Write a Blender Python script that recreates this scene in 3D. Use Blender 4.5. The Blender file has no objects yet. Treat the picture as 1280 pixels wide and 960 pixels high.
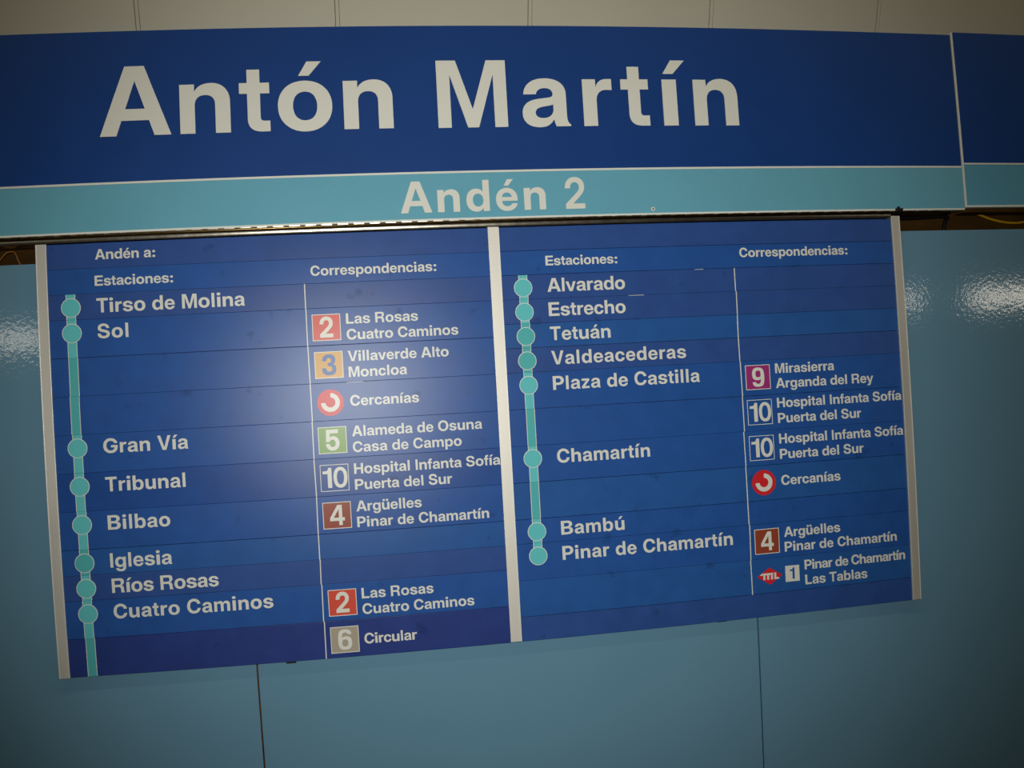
import bpy, bmesh, math, random
from mathutils import Vector, Matrix

random.seed(7)
scene = bpy.context.scene
COL = scene.collection

# ------------------------------------------------------------------ camera
# A compact camera with mild barrel distortion: the lens is described by its
# angle-per-radius polynomial (no other trick), hand held about 2.2 m from the wall.
D = 2.2                      # camera to sign distance (m)
EYE = 1.60                   # camera height (m)
FOCAL, K1, K2 = 1257.12, 0.0858394, -0.0072068      # px (1280 wide), barrel terms
YAW, PITCH, ROLL = 0.156640, 0.0139812, 0.0566245


def lens_theta(r):           # r in pixels from the centre -> angle off axis
    q = r * r / 1e6
    return math.atan(r * (1 + K1 * q + K2 * q * q) / FOCAL)


def fit_lens(mm_per_px):
    # least squares for theta = c1 r + c2 r^2 + c3 r^3 + c4 r^4 (r in mm)
    n = 4
    A = [[0.0] * n for _ in range(n)]
    b = [0.0] * n
    for i in range(1, 201):
        px = 4.2 * i
        s = px * mm_per_px / 18.0
        t = lens_theta(px)
        row = [s, s ** 2, s ** 3, s ** 4]
        for p in range(n):
            b[p] += row[p] * t
            for q in range(n):
                A[p][q] += row[p] * row[q]
    for p in range(n):       # gauss
        m = max(range(p, n), key=lambda k: abs(A[k][p]))
        A[p], A[m] = A[m], A[p]
        b[p], b[m] = b[m], b[p]
        for q in range(p + 1, n):
            f = A[q][p] / A[p][p]
            for k in range(p, n):
                A[q][k] -= f * A[p][k]
            b[q] -= f * b[p]
    c = [0.0] * n
    for p in range(n - 1, -1, -1):
        c[p] = (b[p] - sum(A[p][k] * c[k] for k in range(p + 1, n))) / A[p][p]
    return [c[k] / 18.0 ** (k + 1) for k in range(n)]


cam = bpy.data.cameras.new('camera')
cam_ob = bpy.data.objects.new('camera', cam)
COL.objects.link(cam_ob)
scene.camera = cam_ob
cam.sensor_fit = 'HORIZONTAL'
cam.sensor_width, cam.sensor_height = 36.0, 27.0
cam.lens = 36.0 * FOCAL / 1280.0 / 1.02
cam.clip_start, cam.clip_end = 0.05, 100
cam.type = 'PANO'
cc = fit_lens(36.0 / 1280.0)
holder = cam if hasattr(cam, 'panorama_type') else cam.cycles
holder.panorama_type = 'FISHEYE_LENS_POLYNOMIAL'
holder.fisheye_fov = math.pi
holder.fisheye_polynomial_k0 = 0.0
holder.fisheye_polynomial_k1 = -cc[0]
holder.fisheye_polynomial_k2 = -cc[1]
holder.fisheye_polynomial_k3 = -cc[2]
holder.fisheye_polynomial_k4 = -cc[3]

cy, sy = math.cos(YAW), math.sin(YAW)
cp, sp = math.cos(PITCH), math.sin(PITCH)
cr, sr = math.cos(ROLL), math.sin(ROLL)
R = (Matrix(((1, 0, 0), (0, 0, 1), (0, -1, 0)))
     @ Matrix(((cy, 0, sy), (0, 1, 0), (-sy, 0, cy)))
     @ Matrix(((1, 0, 0), (0, cp, -sp), (0, sp, cp)))
     @ Matrix(((cr, -sr, 0), (sr, cr, 0), (0, 0, 1))))     # (right, down, forward) -> world
right, down, fwd = R.col[0], R.col[1], R.col[2]
M = Matrix((right, -down, -fwd)).transposed().to_4x4()
M.translation = (0.0, -D, EYE)
cam_ob.matrix_world = M

# ------------------------------------------------------------------ light
scene.view_settings.view_transform = 'Standard'
scene.view_settings.look = 'None'
scene.view_settings.exposure = 0.0
scene.view_settings.gamma = 1.0
scene.view_settings.use_curve_mapping = False

world = bpy.data.worlds.new('station_air')
scene.world = world
world.use_nodes = True
world.node_tree.nodes['Background'].inputs['Color'].default_value = (1.0, 0.86, 0.66, 1)
world.node_tree.nodes['Background'].inputs['Strength'].default_value = 0.02


def lamp(name, kind, loc, power, color, aim=None, **kw):
    l = bpy.data.lights.new(name, kind)
    l.energy, l.color = power, color
    for k, v in kw.items():
        setattr(l, k, v)
    o = bpy.data.objects.new(name, l)
    COL.objects.link(o)
    o.location = loc
    if aim is not None:
        o.rotation_euler = (Vector(aim) - Vector(loc)).to_track_quat('-Z', 'Y').to_euler()
    return o


# the camera's own flash, just above and to the right of the lens
lamp('camera_flash', 'SPOT', (-0.03, -D, EYE + 0.06), 122.0, (1.0, 1.0, 0.97), aim=(0.30, 0, EYE + 0.03),
     spot_size=math.radians(74), spot_blend=1.0, shadow_soft_size=0.012)
# fluorescent tube along the platform ceiling
lamp('ceiling_tube', 'AREA', (0.6, -1.25, 3.25), 10.0, (1.0, 0.88, 0.68), aim=(0.6, -0.2, 1.2),
     shape='RECTANGLE', size=5.0, size_y=0.09)
# lit fittings on the far side of the station: seen only as reflections in the glossy wall
for lx, lw, pw in ((6.4, 1.55, 7.0), (4.98, 0.11, 0.7), (-2.62, 0.42, 1.3)):
    lamp('far_fitting', 'AREA', (lx, -6.0, EYE + 0.68), pw, (1.0, 0.90, 0.74), aim=(lx, 0, EYE + 0.68),
         shape='RECTANGLE', size=lw, size_y=0.14)
lamp('far_spot', 'AREA', (4.52, -6.0, EYE + 1.64), 0.5, (1.0, 0.93, 0.8), aim=(4.0, 0, EYE),
     shape='DISK', size=0.14)


# ------------------------------------------------------------------ materials
def lin(c):
    c /= 255.0
    return c / 12.92 if c <= 0.04045 else ((c + 0.055) / 1.055) ** 2.4


def paint(name, rgb, rough=0.45, spec=0.4, metal=0.0, mottle=0.0, mottle_scale=30.0, bump=0.0, bump_scale=120.0,
          coat=0.0, stretch=(1, 1, 1), stain=0.0, gloss=0.0):
    """rgb: the colour of the paint itself (0-255, sRGB)."""
    m = bpy.data.materials.new(name)
    m.use_nodes = True
    nt = m.node_tree
    b = nt.nodes['Principled BSDF']
    base = (lin(rgb[0]), lin(rgb[1]), lin(rgb[2]), 1)
    b.inputs['Base Color'].default_value = base
    b.inputs['Roughness'].default_value = rough
    b.inputs['Specular IOR Level'].default_value = spec
    b.inputs['Metallic'].default_value = metal
    b.inputs['Coat Weight'].default_value = coat
    b.inputs['Coat Roughness'].default_value = 0.08
    tc = nt.nodes.new('ShaderNodeTexCoord')
    mp = nt.nodes.new('ShaderNodeMapping')
    mp.inputs['Scale'].default_value = stretch
    nt.links.new(tc.outputs['Object'], mp.inputs['Vector'])
    if mottle:
        n = nt.nodes.new('ShaderNodeTexNoise')
        n.inputs['Scale'].default_value = mottle_scale
        n.inputs['Detail'].default_value = 5
        nt.links.new(mp.outputs['Vector'], n.inputs['Vector'])
        r = nt.nodes.new('ShaderNodeMapRange')
        r.inputs['From Min'].default_value = 0.3
        r.inputs['From Max'].default_value = 0.7
        r.inputs['To Min'].default_value = 1 - mottle
        r.inputs['To Max'].default_value = 1 + mottle
        nt.links.new(n.outputs['Fac'], r.inputs['Value'])
        v = nt.nodes.new('ShaderNodeVectorMath')
        v.operation = 'SCALE'
        v.inputs[0].default_value = base[:3]
        if stain:                                            # finger marks and grime spots
            n3 = nt.nodes.new('ShaderNodeTexNoise')
            n3.inputs['Scale'].default_value = 26
            n3.inputs['Detail'].default_value = 3
            nt.links.new(tc.outputs['Object'], n3.inputs['Vector'])
            r3 = nt.nodes.new('ShaderNodeMapRange')
            r3.inputs['From Min'].default_value = 0.67
            r3.inputs['From Max'].default_value = 0.74
            r3.inputs['To Min'].default_value = 1.0
            r3.inputs['To Max'].default_value = 1 - stain
            nt.links.new(n3.outputs['Fac'], r3.inputs['Value'])
            mu = nt.nodes.new('ShaderNodeMath')
            mu.operation = 'MULTIPLY'
            nt.links.new(r.outputs['Result'], mu.inputs[0])
            nt.links.new(r3.outputs['Result'], mu.inputs[1])
            nt.links.new(mu.outputs[0], v.inputs['Scale'])
        else:
            nt.links.new(r.outputs['Result'], v.inputs['Scale'])
        nt.links.new(v.outputs['Vector'], b.inputs['Base Color'])
        rr = nt.nodes.new('ShaderNodeMapRange')
        rr.inputs['From Min'].default_value = 0.3
        rr.inputs['From Max'].default_value = 0.7
        rr.inputs['To Min'].default_value = rough * 0.93
        rr.inputs['To Max'].default_value = min(1.0, rough * 1.07)
        nt.links.new(n.outputs['Fac'], rr.inputs['Value'])
        nt.links.new(rr.outputs['Result'], b.inputs['Roughness'])
    if gloss:                                                # thin lacquer: a soft, narrow sheen
        gl = nt.nodes.new('ShaderNodeBsdfGlossy')
        gl.distribution = 'BECKMANN'
        gl.inputs['Roughness'].default_value = 0.30
        mx = nt.nodes.new('ShaderNodeMixShader')
        mx.inputs['Fac'].default_value = gloss
        nt.links.new(b.outputs['BSDF'], mx.inputs[1])
        nt.links.new(gl.outputs['BSDF'], mx.inputs[2])
        nt.links.new(mx.outputs['Shader'], nt.nodes['Material Output'].inputs['Surface'])
        if stain:
            m2 = nt.nodes.new('ShaderNodeMath')
            m2.operation = 'MULTIPLY'
            m2.inputs[1].default_value = gloss
            nt.links.new(r3.outputs['Result'], m2.inputs[0])
            nt.links.new(m2.outputs[0], mx.inputs['Fac'])
    if bump:
        n2 = nt.nodes.new('ShaderNodeTexNoise')
        n2.inputs['Scale'].default_value = bump_scale
        n2.inputs['Detail'].default_value = 2
        nt.links.new(mp.outputs['Vector'], n2.inputs['Vector'])
        bp = nt.nodes.new('ShaderNodeBump')
        bp.inputs['Strength'].default_value = 1.0
        bp.inputs['Distance'].default_value = bump
        nt.links.new(n2.outputs['Fac'], bp.inputs['Height'])
        nt.links.new(bp.outputs['Normal'], b.inputs['Normal'])
        if coat:
            nt.links.new(bp.outputs['Normal'], b.inputs['Coat Normal'])
    return m


# ------------------------------------------------------------------ mesh helpers
def ob(name, bm, mats, parent=None, smooth=False, label=None):
    me = bpy.data.meshes.new(name)
    if parent is not None:
        root = parent
        while root.parent is not None:
            root = root.parent
        bmesh.ops.translate(bm, verts=bm.verts, vec=-Vector(root.location))
    bm.to_mesh(me)
    bm.free()
    for m in (mats if isinstance(mats, (list, tuple)) else [mats]):
        me.materials.append(m)
    if smooth:
        for p in me.polygons:
            p.use_smooth = True
    o = bpy.data.objects.new(name, me)
    COL.objects.link(o)
    if parent is not None:
        o.parent = parent
    if label:
        o['label'] = label
    return o


def thing(name, label, cat, loc, group=None):
    o = bpy.data.objects.new(name, None)
    o.empty_display_size = 0.05
    COL.objects.link(o)
    o.location = loc
    o['label'] = label
    o['category'] = cat
    if group:
        o['group'] = group
    return o


def box(bm, x0, x1, y0, y1, z0, z1, mat=0, bevel=0.0, seg=2):
    vs = [bm.verts.new((x, y, z)) for x in (x0, x1) for y in (y0, y1) for z in (z0, z1)]
    q = [(0, 1, 3, 2), (4, 6, 7, 5), (0, 4, 5, 1), (2, 3, 7, 6), (0, 2, 6, 4), (1, 5, 7, 3)]
    fs = [bm.faces.new([vs[i] for i in f]) for f in q]
    for f in fs:
        f.material_index = mat
    if bevel:
        es = list({e for f in fs for e in f.edges})
        r = bmesh.ops.bevel(bm, geom=es, offset=bevel, segments=seg, affect='EDGES', profile=0.6)
        for f in r['faces']:
            f.material_index = mat


def flat_poly(bm, pts, y, t, mat=0):
    """a thin plate: outline pts (x, z), front at y, thickness t."""
    a = [bm.verts.new((x, y, z)) for x, z in pts]
    b = [bm.verts.new((x, y + t, z)) for x, z in pts]
    f = bm.faces.new(a)
    f.material_index = mat
    f = bm.faces.new(b[::-1])
    f.material_index = mat
    n = len(pts)
    for i in range(n):
        f = bm.faces.new((a[i], b[i], b[(i + 1) % n], a[(i + 1) % n]))
        f.material_index = mat


def ring_pts(cx, cz, r, n=48, a0=0.0, a1=2 * math.pi):
    return [(cx + r * math.cos(a0 + (a1 - a0) * i / n), cz + r * math.sin(a0 + (a1 - a0) * i / n)) for i in range(n)]


def arc_band(bm, cx, cz, r0, r1, a0, a1, y, t, mat=0, n=48):
    """a plate in the shape of part of a ring."""
    P = []
    for i in range(n + 1):
        a = a0 + (a1 - a0) * i / n
        P.append([bm.verts.new((cx + r * math.cos(a), yy, cz + r * math.sin(a))) for r, yy in ((r0, y), (r1, y), (r1, y + t), (r0, y + t))])
    for i in range(n):
        for k in range(4):
            f = bm.faces.new((P[i][k], P[i][(k + 1) % 4], P[i + 1][(k + 1) % 4], P[i + 1][k]))
            f.material_index = mat
    for e in (0, n):
        f = bm.faces.new(P[e])
        f.material_index = mat


def tube(bm, pts, r, n=10, mat=0):
    """a cable through pts (Catmull-Rom smoothed)."""
    P = [Vector(p) for p in pts]
    Q = [2 * P[0] - P[1]] + P + [2 * P[-1] - P[-2]]
    path = []
    for i in range(1, len(Q) - 2):
        for k in range(8):
            t = k / 8
            a, b, c, d = Q[i - 1], Q[i], Q[i + 1], Q[i + 2]
            path.append(0.5 * ((2 * b) + (c - a) * t + (2 * a - 5 * b + 4 * c - d) * t * t + (3 * b - a - 3 * c + d) * t ** 3))
    path.append(P[-1])
    rings = []
    for i, p in enumerate(path):
        d = (path[min(i + 1, len(path) - 1)] - path[max(i - 1, 0)]).normalized()
        u = d.orthogonal().normalized() if not rings else (u - d * u.dot(d)).normalized()
        v = d.cross(u)
        rings.append([bm.verts.new(p + r * (math.cos(2 * math.pi * k / n) * u + math.sin(2 * math.pi * k / n) * v)) for k in range(n)])
    for a, b in zip(rings, rings[1:]):
        for k in range(n):
            bm.faces.new((a[k], a[(k + 1) % n], b[(k + 1) % n], b[k])).material_index = mat
    bm.faces.new(rings[0][::-1])
    bm.faces.new(rings[-1])


def profile_bar(bm, prof, x0, x1, mat=0):
    """prof: closed outline (y, z); swept from x0 to x1."""
    a = [bm.verts.new((x0, y, z)) for y, z in prof]
    b = [bm.verts.new((x1, y, z)) for y, z in prof]
    n = len(prof)
    for i in range(n):
        bm.faces.new((a[i], a[(i + 1) % n], b[(i + 1) % n], b[i])).material_index = mat
    bm.faces.new(a[::-1]).material_index = mat
    bm.faces.new(b).material_index = mat


# ------------------------------------------------------------------ lettering
# outlines of the sign letters: advance and contours in 1/1000 em, x, y and 1 for a corner or 0 for a curve control point
GLYPHS = {
    '0': (556, [[278, -12, 1, 199, -12, 0, 89, 79, 0, 31, 245, 0, 31, 359, 1, 31, 473, 0, 89, 639, 0, 199, 730, 0, 278, 730, 1, 357, 730, 0, 467, 639, 0, 525, 473, 0, 525, 359, 1, 525, 245, 0, 467, 78, 0, 357, -12, 0],
         [278, 107, 1, 319, 107, 0, 374, 168, 0, 403, 280, 0, 403, 359, 1, 403, 437, 0, 374, 550, 0, 319, 611, 0, 278, 611, 1, 237, 611, 0, 182, 550, 0, 153, 437, 0, 153, 359, 1, 153, 280, 0, 182, 168, 0, 237, 107, 0]]),
    '1': (556, [[236, 0, 1, 382, 0, 1, 382, 718, 1, 268, 718, 1, 262, 646, 0, 200, 599, 0, 68, 599, 1, 68, 501, 1, 236, 501, 1]]),
    '2': (556, [[55, 0, 1, 55, 109, 1, 285, 334, 1, 313, 362, 0, 356, 411, 0, 381, 465, 0, 381, 498, 1, 381, 533, 0, 356, 583, 0, 311, 611, 0, 280, 611, 1, 246, 611, 0, 198, 577, 0, 172, 515, 0, 172, 471, 1, 52, 471, 1, 52, 549, 0, 108, 666, 0, 210, 730, 0, 280, 730, 1, 345, 730, 0, 445, 674, 0, 502, 574, 0, 502, 506, 1, 502, 456, 0, 469, 373, 0, 407, 296, 0, 363, 252, 1, 230, 120, 1, 230, 119, 1, 504, 119, 1, 504, 0, 1]]),
    '3': (556, [[274, -12, 1, 180, -12, 0, 34, 70, 0, 30, 230, 1, 166, 230, 1, 174, 105, 0, 274, 105, 1, 324, 105, 0, 382, 150, 0, 382, 215, 1, 382, 318, 0, 262, 318, 1, 230, 318, 1, 230, 414, 1, 260, 414, 1, 358, 414, 0, 358, 510, 1, 358, 603, 0, 270, 603, 1, 184, 603, 0, 176, 495, 1, 46, 495, 1, 54, 718, 0, 272, 718, 1, 494, 718, 0, 494, 530, 1, 494, 405, 0, 394, 372, 1, 518, 340, 0, 518, 210, 1, 518, -12, 0]]),
    '4': (556, [[19, 155, 1, 19, 269, 1, 296, 718, 1, 453, 718, 1, 453, 270, 1, 536, 270, 1, 536, 155, 1, 453, 155, 1, 453, 0, 1, 332, 0, 1, 332, 155, 1],
         [152, 270, 1, 332, 270, 1, 332, 567, 1]]),
    '5': (556, [[278, -11, 1, 211, -11, 0, 108, 47, 0, 47, 151, 0, 44, 221, 1, 166, 221, 1, 168, 187, 0, 198, 135, 0, 247, 104, 0, 279, 104, 1, 311, 104, 0, 360, 139, 0, 388, 199, 0, 388, 238, 1, 388, 278, 0, 361, 339, 0, 313, 373, 0, 281, 373, 1, 240, 373, 0, 181, 334, 0, 171, 298, 1, 52, 298, 1, 72, 718, 1, 474, 718, 1, 474, 598, 1, 186, 598, 1, 175, 428, 1, 176, 428, 1, 200, 457, 0, 264, 485, 0, 303, 485, 1, 346, 485, 0, 421, 449, 0, 478, 383, 0, 510, 294, 0, 510, 242, 1, 510, 168, 0, 452, 54, 0, 348, -11, 0]]),
    '6': (556, [[284, -12, 1, 150, -12, 0, 36, 120, 0, 36, 340, 1, 36, 560, 0, 130, 718, 0, 294, 718, 1, 390, 718, 0, 500, 650, 0, 514, 535, 1, 380, 535, 1, 366, 606, 0, 290, 606, 1, 225, 606, 0, 178, 530, 0, 174, 412, 1, 215, 468, 0, 302, 468, 1, 400, 468, 0, 520, 380, 0, 520, 235, 1, 520, 120, 0, 420, -12, 0],
         [280, 102, 1, 330, 102, 0, 384, 150, 0, 384, 232, 1, 384, 310, 0, 335, 358, 0, 280, 358, 1, 225, 358, 0, 176, 310, 0, 176, 232, 1, 176, 150, 0, 230, 102, 0]]),
    '9': (556, [[272, 718, 1, 406, 718, 0, 520, 586, 0, 520, 366, 1, 520, 146, 0, 426, -12, 0, 262, -12, 1, 166, -12, 0, 56, 56, 0, 42, 171, 1, 176, 171, 1, 190, 100, 0, 266, 100, 1, 331, 100, 0, 378, 176, 0, 382, 294, 1, 341, 238, 0, 254, 238, 1, 156, 238, 0, 36, 326, 0, 36, 471, 1, 36, 586, 0, 136, 718, 0],
         [276, 604, 1, 226, 604, 0, 172, 556, 0, 172, 474, 1, 172, 396, 0, 221, 348, 0, 276, 348, 1, 331, 348, 0, 380, 396, 0, 380, 474, 1, 380, 556, 0, 326, 604, 0]]),
    ':': (333, [[168, -9, 1, 125, -9, 0, 65, 39, 0, 65, 73, 1, 65, 107, 0, 125, 155, 0, 168, 155, 1, 211, 155, 0, 271, 107, 0, 271, 73, 1, 271, 39, 0, 211, -9, 0],
         [168, 328, 1, 125, 328, 0, 65, 376, 0, 65, 410, 1, 65, 444, 0, 125, 492, 0, 168, 492, 1, 211, 492, 0, 271, 444, 0, 271, 410, 1, 271, 376, 0, 211, 328, 0]]),
    'A': (722, [[5, 0, 1, 263, 718, 1, 459, 718, 1, 717, 0, 1, 549, 0, 1, 497, 156, 1, 222, 156, 1, 169, 0, 1],
         [263, 275, 1, 458, 275, 1, 361, 566, 1]]),
    'B': (722, [[61, 0, 1, 61, 718, 1, 387, 718, 1, 475, 718, 0, 598, 672, 0, 661, 589, 0, 661, 533, 1, 661, 492, 0, 626, 428, 0, 560, 386, 0, 515, 375, 1, 515, 374, 1, 565, 371, 0, 645, 328, 0, 692, 254, 0, 692, 202, 1, 692, 143, 0, 626, 51, 0, 498, 0, 0, 406, 0, 1],
         [225, 117, 1, 383, 117, 1, 448, 117, 0, 520, 166, 0, 520, 211, 1, 520, 241, 0, 488, 284, 0, 428, 308, 0, 385, 308, 1, 225, 308, 1],
         [225, 420, 1, 375, 420, 1, 412, 420, 0, 465, 442, 0, 494, 483, 0, 494, 510, 1, 494, 552, 0, 430, 601, 0, 375, 601, 1, 225, 601, 1]]),
    'C': (722, [[374, -12, 1, 275, -12, 0, 120, 78, 0, 31, 245, 0, 31, 359, 1, 31, 473, 0, 119, 640, 0, 275, 730, 0, 374, 730, 1, 438, 730, 0, 547, 692, 0, 630, 623, 0, 684, 525, 0, 693, 465, 1, 542, 465, 1, 536, 497, 0, 506, 546, 0, 463, 581, 0, 409, 599, 0, 376, 599, 1, 315, 599, 0, 227, 540, 0, 181, 432, 0, 181, 359, 1, 181, 285, 0, 227, 178, 0, 315, 119, 0, 376, 119, 1, 409, 119, 0, 463, 137, 0, 506, 171, 0, 535, 221, 0, 542, 252, 1, 693, 252, 1, 684, 192, 0, 630, 95, 0, 546, 26, 0, 438, -12, 0]]),
    'E': (667, [[60, 0, 1, 60, 718, 1, 632, 718, 1, 632, 591, 1, 224, 591, 1, 224, 425, 1, 602, 425, 1, 602, 301, 1, 224, 301, 1, 224, 127, 1, 632, 127, 1, 632, 0, 1]]),
    'G': (778, [[398, -12, 1, 289, -12, 0, 125, 81, 0, 33, 248, 0, 33, 359, 1, 33, 473, 0, 128, 640, 0, 293, 730, 0, 396, 730, 1, 462, 730, 0, 579, 693, 0, 669, 626, 0, 727, 534, 0, 734, 477, 1, 573, 477, 1, 567, 505, 0, 537, 550, 0, 493, 582, 0, 435, 599, 0, 401, 599, 1, 336, 599, 0, 243, 540, 0, 192, 433, 0, 192, 359, 1, 192, 285, 0, 243, 178, 0, 337, 119, 0, 403, 119, 1, 456, 119, 0, 538, 158, 0, 584, 226, 0, 584, 269, 1, 416, 269, 1, 416, 382, 1, 740, 382, 1, 740, 290, 1, 740, 201, 0, 652, 65, 0, 498, -12, 0]]),
    'H': (722, [[55, 0, 1, 55, 718, 1, 206, 718, 1, 206, 430, 1, 516, 430, 1, 516, 718, 1, 667, 718, 1, 667, 0, 1, 516, 0, 1, 516, 303, 1, 206, 303, 1, 206, 0, 1]]),
    'I': (278, [[68, 0, 1, 210, 0, 1, 210, 718, 1, 68, 718, 1]]),
    'L': (611, [[60, 0, 1, 60, 718, 1, 224, 718, 1, 224, 127, 1, 587, 127, 1, 587, 0, 1]]),
    'M': (833, [[51, 0, 1, 51, 718, 1, 255, 718, 1, 417, 195, 1, 578, 718, 1, 782, 718, 1, 782, 0, 1, 645, 0, 1, 645, 565, 1, 474, 0, 1, 360, 0, 1, 188, 565, 1, 188, 0, 1]]),
    'O': (778, [[389, -12, 1, 287, -12, 0, 125, 79, 0, 32, 245, 0, 32, 359, 1, 32, 473, 0, 125, 640, 0, 287, 730, 0, 389, 730, 1, 491, 730, 0, 652, 640, 0, 746, 473, 0, 746, 359, 1, 746, 245, 0, 652, 78, 0, 491, -12, 0],
         [389, 119, 1, 447, 119, 0, 538, 175, 0, 589, 282, 0, 589, 359, 1, 589, 435, 0, 538, 543, 0, 447, 599, 0, 389, 599, 1, 331, 599, 0, 241, 543, 0, 189, 435, 0, 189, 359, 1, 189, 282, 0, 241, 175, 0, 331, 119, 0]]),
    'P': (667, [[57, 0, 1, 57, 718, 1, 360, 718, 1, 447, 718, 0, 573, 661, 0, 642, 555, 0, 642, 483, 1, 642, 410, 0, 572, 304, 0, 445, 247, 0, 359, 247, 1, 216, 247, 1, 216, 0, 1],
         [216, 371, 1, 350, 371, 1, 393, 371, 0, 453, 398, 0, 486, 449, 0, 486, 483, 1, 486, 517, 0, 453, 566, 0, 393, 594, 0, 350, 594, 1, 216, 594, 1]]),
    'R': (722, [[54, 0, 1, 54, 718, 1, 430, 718, 1, 540, 718, 0, 655, 646, 0, 655, 528, 1, 655, 405, 0, 535, 357, 1, 635, 331, 0, 640, 197, 1, 642, 49, 0, 678, 28, 0, 678, 0, 1, 515, 0, 1, 497, 30, 0, 497, 133, 1, 497, 281, 0, 400, 281, 1, 200, 281, 1, 200, 0, 1],
         [410, 395, 1, 508, 395, 0, 508, 501, 1, 508, 602, 0, 410, 602, 1, 200, 602, 1, 200, 395, 1]]),
    'S': (667, [[337, -12, 1, 242, -12, 0, 107, 47, 0, 35, 158, 0, 35, 235, 1, 183, 235, 1, 184, 196, 0, 222, 140, 0, 291, 110, 0, 338, 110, 1, 381, 110, 0, 444, 133, 0, 480, 174, 0, 480, 202, 1, 480, 225, 0, 452, 260, 0, 394, 286, 0, 346, 296, 1, 268, 312, 1, 157, 335, 0, 50, 434, 0, 50, 511, 1, 50, 577, 0, 120, 675, 0, 247, 730, 0, 332, 730, 1, 417, 730, 0, 542, 674, 0, 612, 570, 0, 614, 498, 1, 470, 498, 1, 466, 549, 0, 393, 608, 0, 333, 608, 1, 295, 608, 0, 236, 585, 0, 203, 545, 0, 203, 519, 1, 203, 496, 0, 229, 464, 0, 286, 440, 0, 332, 430, 1, 403, 415, 1, 462, 403, 0, 549, 367, 0, 605, 317, 0, 632, 253, 0, 632, 212, 1, 632, 143, 0, 561, 43, 0, 428, -12, 0]]),
    'T': (611, [[21, 591, 1, 21, 718, 1, 590, 718, 1, 590, 591, 1, 378, 591, 1, 378, 0, 1, 234, 0, 1, 234, 591, 1]]),
    'V': (667, [[246, 0, 1, 4, 718, 1, 159, 718, 1, 337, 135, 1, 510, 718, 1, 663, 718, 1, 427, 0, 1]]),
    'a': (556, [[210, -8, 1, 158, -8, 0, 78, 25, 0, 31, 93, 0, 31, 143, 1, 31, 187, 0, 64, 244, 0, 120, 279, 0, 193, 297, 0, 234, 301, 1, 281, 306, 0, 337, 314, 0, 362, 331, 0, 362, 347, 1, 362, 350, 1, 362, 369, 0, 341, 398, 0, 304, 414, 0, 277, 414, 1, 250, 414, 0, 210, 397, 0, 186, 368, 0, 184, 348, 1, 48, 348, 1, 51, 400, 0, 108, 477, 0, 210, 520, 0, 281, 520, 1, 334, 520, 0, 418, 496, 0, 475, 450, 0, 505, 386, 0, 505, 345, 1, 505, 118, 1, 505, 35, 0, 543, 20, 1, 543, 0, 1, 387, 0, 1, 363, 72, 1, 361, 72, 1, 348, 47, 0, 307, 11, 0, 250, -8, 0],
         [250, 90, 1, 285, 90, 0, 336, 115, 0, 363, 158, 0, 363, 186, 1, 363, 237, 1, 357, 234, 0, 336, 228, 0, 308, 222, 0, 276, 217, 0, 259, 214, 1, 234, 210, 0, 194, 194, 0, 170, 168, 0, 170, 147, 1, 170, 130, 0, 190, 104, 0, 226, 90, 0]]),
    'b': (611, [[354, -11, 1, 319, -11, 0, 260, 9, 0, 213, 48, 0, 198, 78, 1, 197, 78, 1, 197, 0, 1, 52, 0, 1, 52, 718, 1, 199, 718, 1, 199, 438, 1, 200, 438, 1, 217, 466, 0, 263, 502, 0, 321, 520, 0, 355, 520, 1, 423, 520, 0, 525, 453, 0, 582, 333, 0, 582, 255, 1, 582, 175, 0, 525, 56, 0, 423, -11, 0],
         [316, 105, 1, 352, 105, 0, 404, 140, 0, 434, 207, 0, 434, 255, 1, 434, 303, 0, 404, 369, 0, 352, 405, 0, 316, 405, 1, 279, 405, 0, 223, 368, 0, 192, 301, 0, 192, 255, 1, 192, 210, 0, 223, 142, 0, 279, 105, 0]]),
    'c': (556, [[287, -12, 1, 210, -12, 0, 93, 56, 0, 28, 175, 0, 28, 254, 1, 28, 333, 0, 93, 453, 0, 210, 520, 0, 287, 520, 1, 338, 520, 0, 424, 491, 0, 488, 437, 0, 526, 363, 0, 530, 319, 1, 390, 319, 1, 388, 338, 0, 372, 370, 0, 346, 393, 0, 311, 406, 0, 290, 406, 1, 253, 406, 0, 201, 369, 0, 174, 301, 0, 174, 254, 1, 174, 208, 0, 201, 140, 0, 253, 103, 0, 290, 103, 1, 311, 103, 0, 345, 116, 0, 370, 139, 0, 386, 171, 0, 390, 191, 1, 530, 191, 1, 528, 147, 0, 490, 73, 0, 425, 19, 0, 339, -12, 0]]),
    'd': (611, [[257, -11, 1, 188, -11, 0, 86, 56, 0, 29, 175, 0, 29, 255, 1, 29, 333, 0, 86, 453, 0, 189, 520, 0, 256, 520, 1, 290, 520, 0, 348, 502, 0, 395, 466, 0, 411, 438, 1, 412, 438, 1, 412, 718, 1, 559, 718, 1, 559, 0, 1, 414, 0, 1, 414, 78, 1, 413, 78, 1, 398, 48, 0, 351, 9, 0, 292, -11, 0],
         [295, 105, 1, 332, 105, 0, 388, 142, 0, 419, 210, 0, 419, 255, 1, 419, 301, 0, 388, 368, 0, 332, 405, 0, 295, 405, 1, 260, 405, 0, 207, 369, 0, 177, 303, 0, 177, 255, 1, 177, 207, 0, 207, 140, 0, 260, 105, 0]]),
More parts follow.
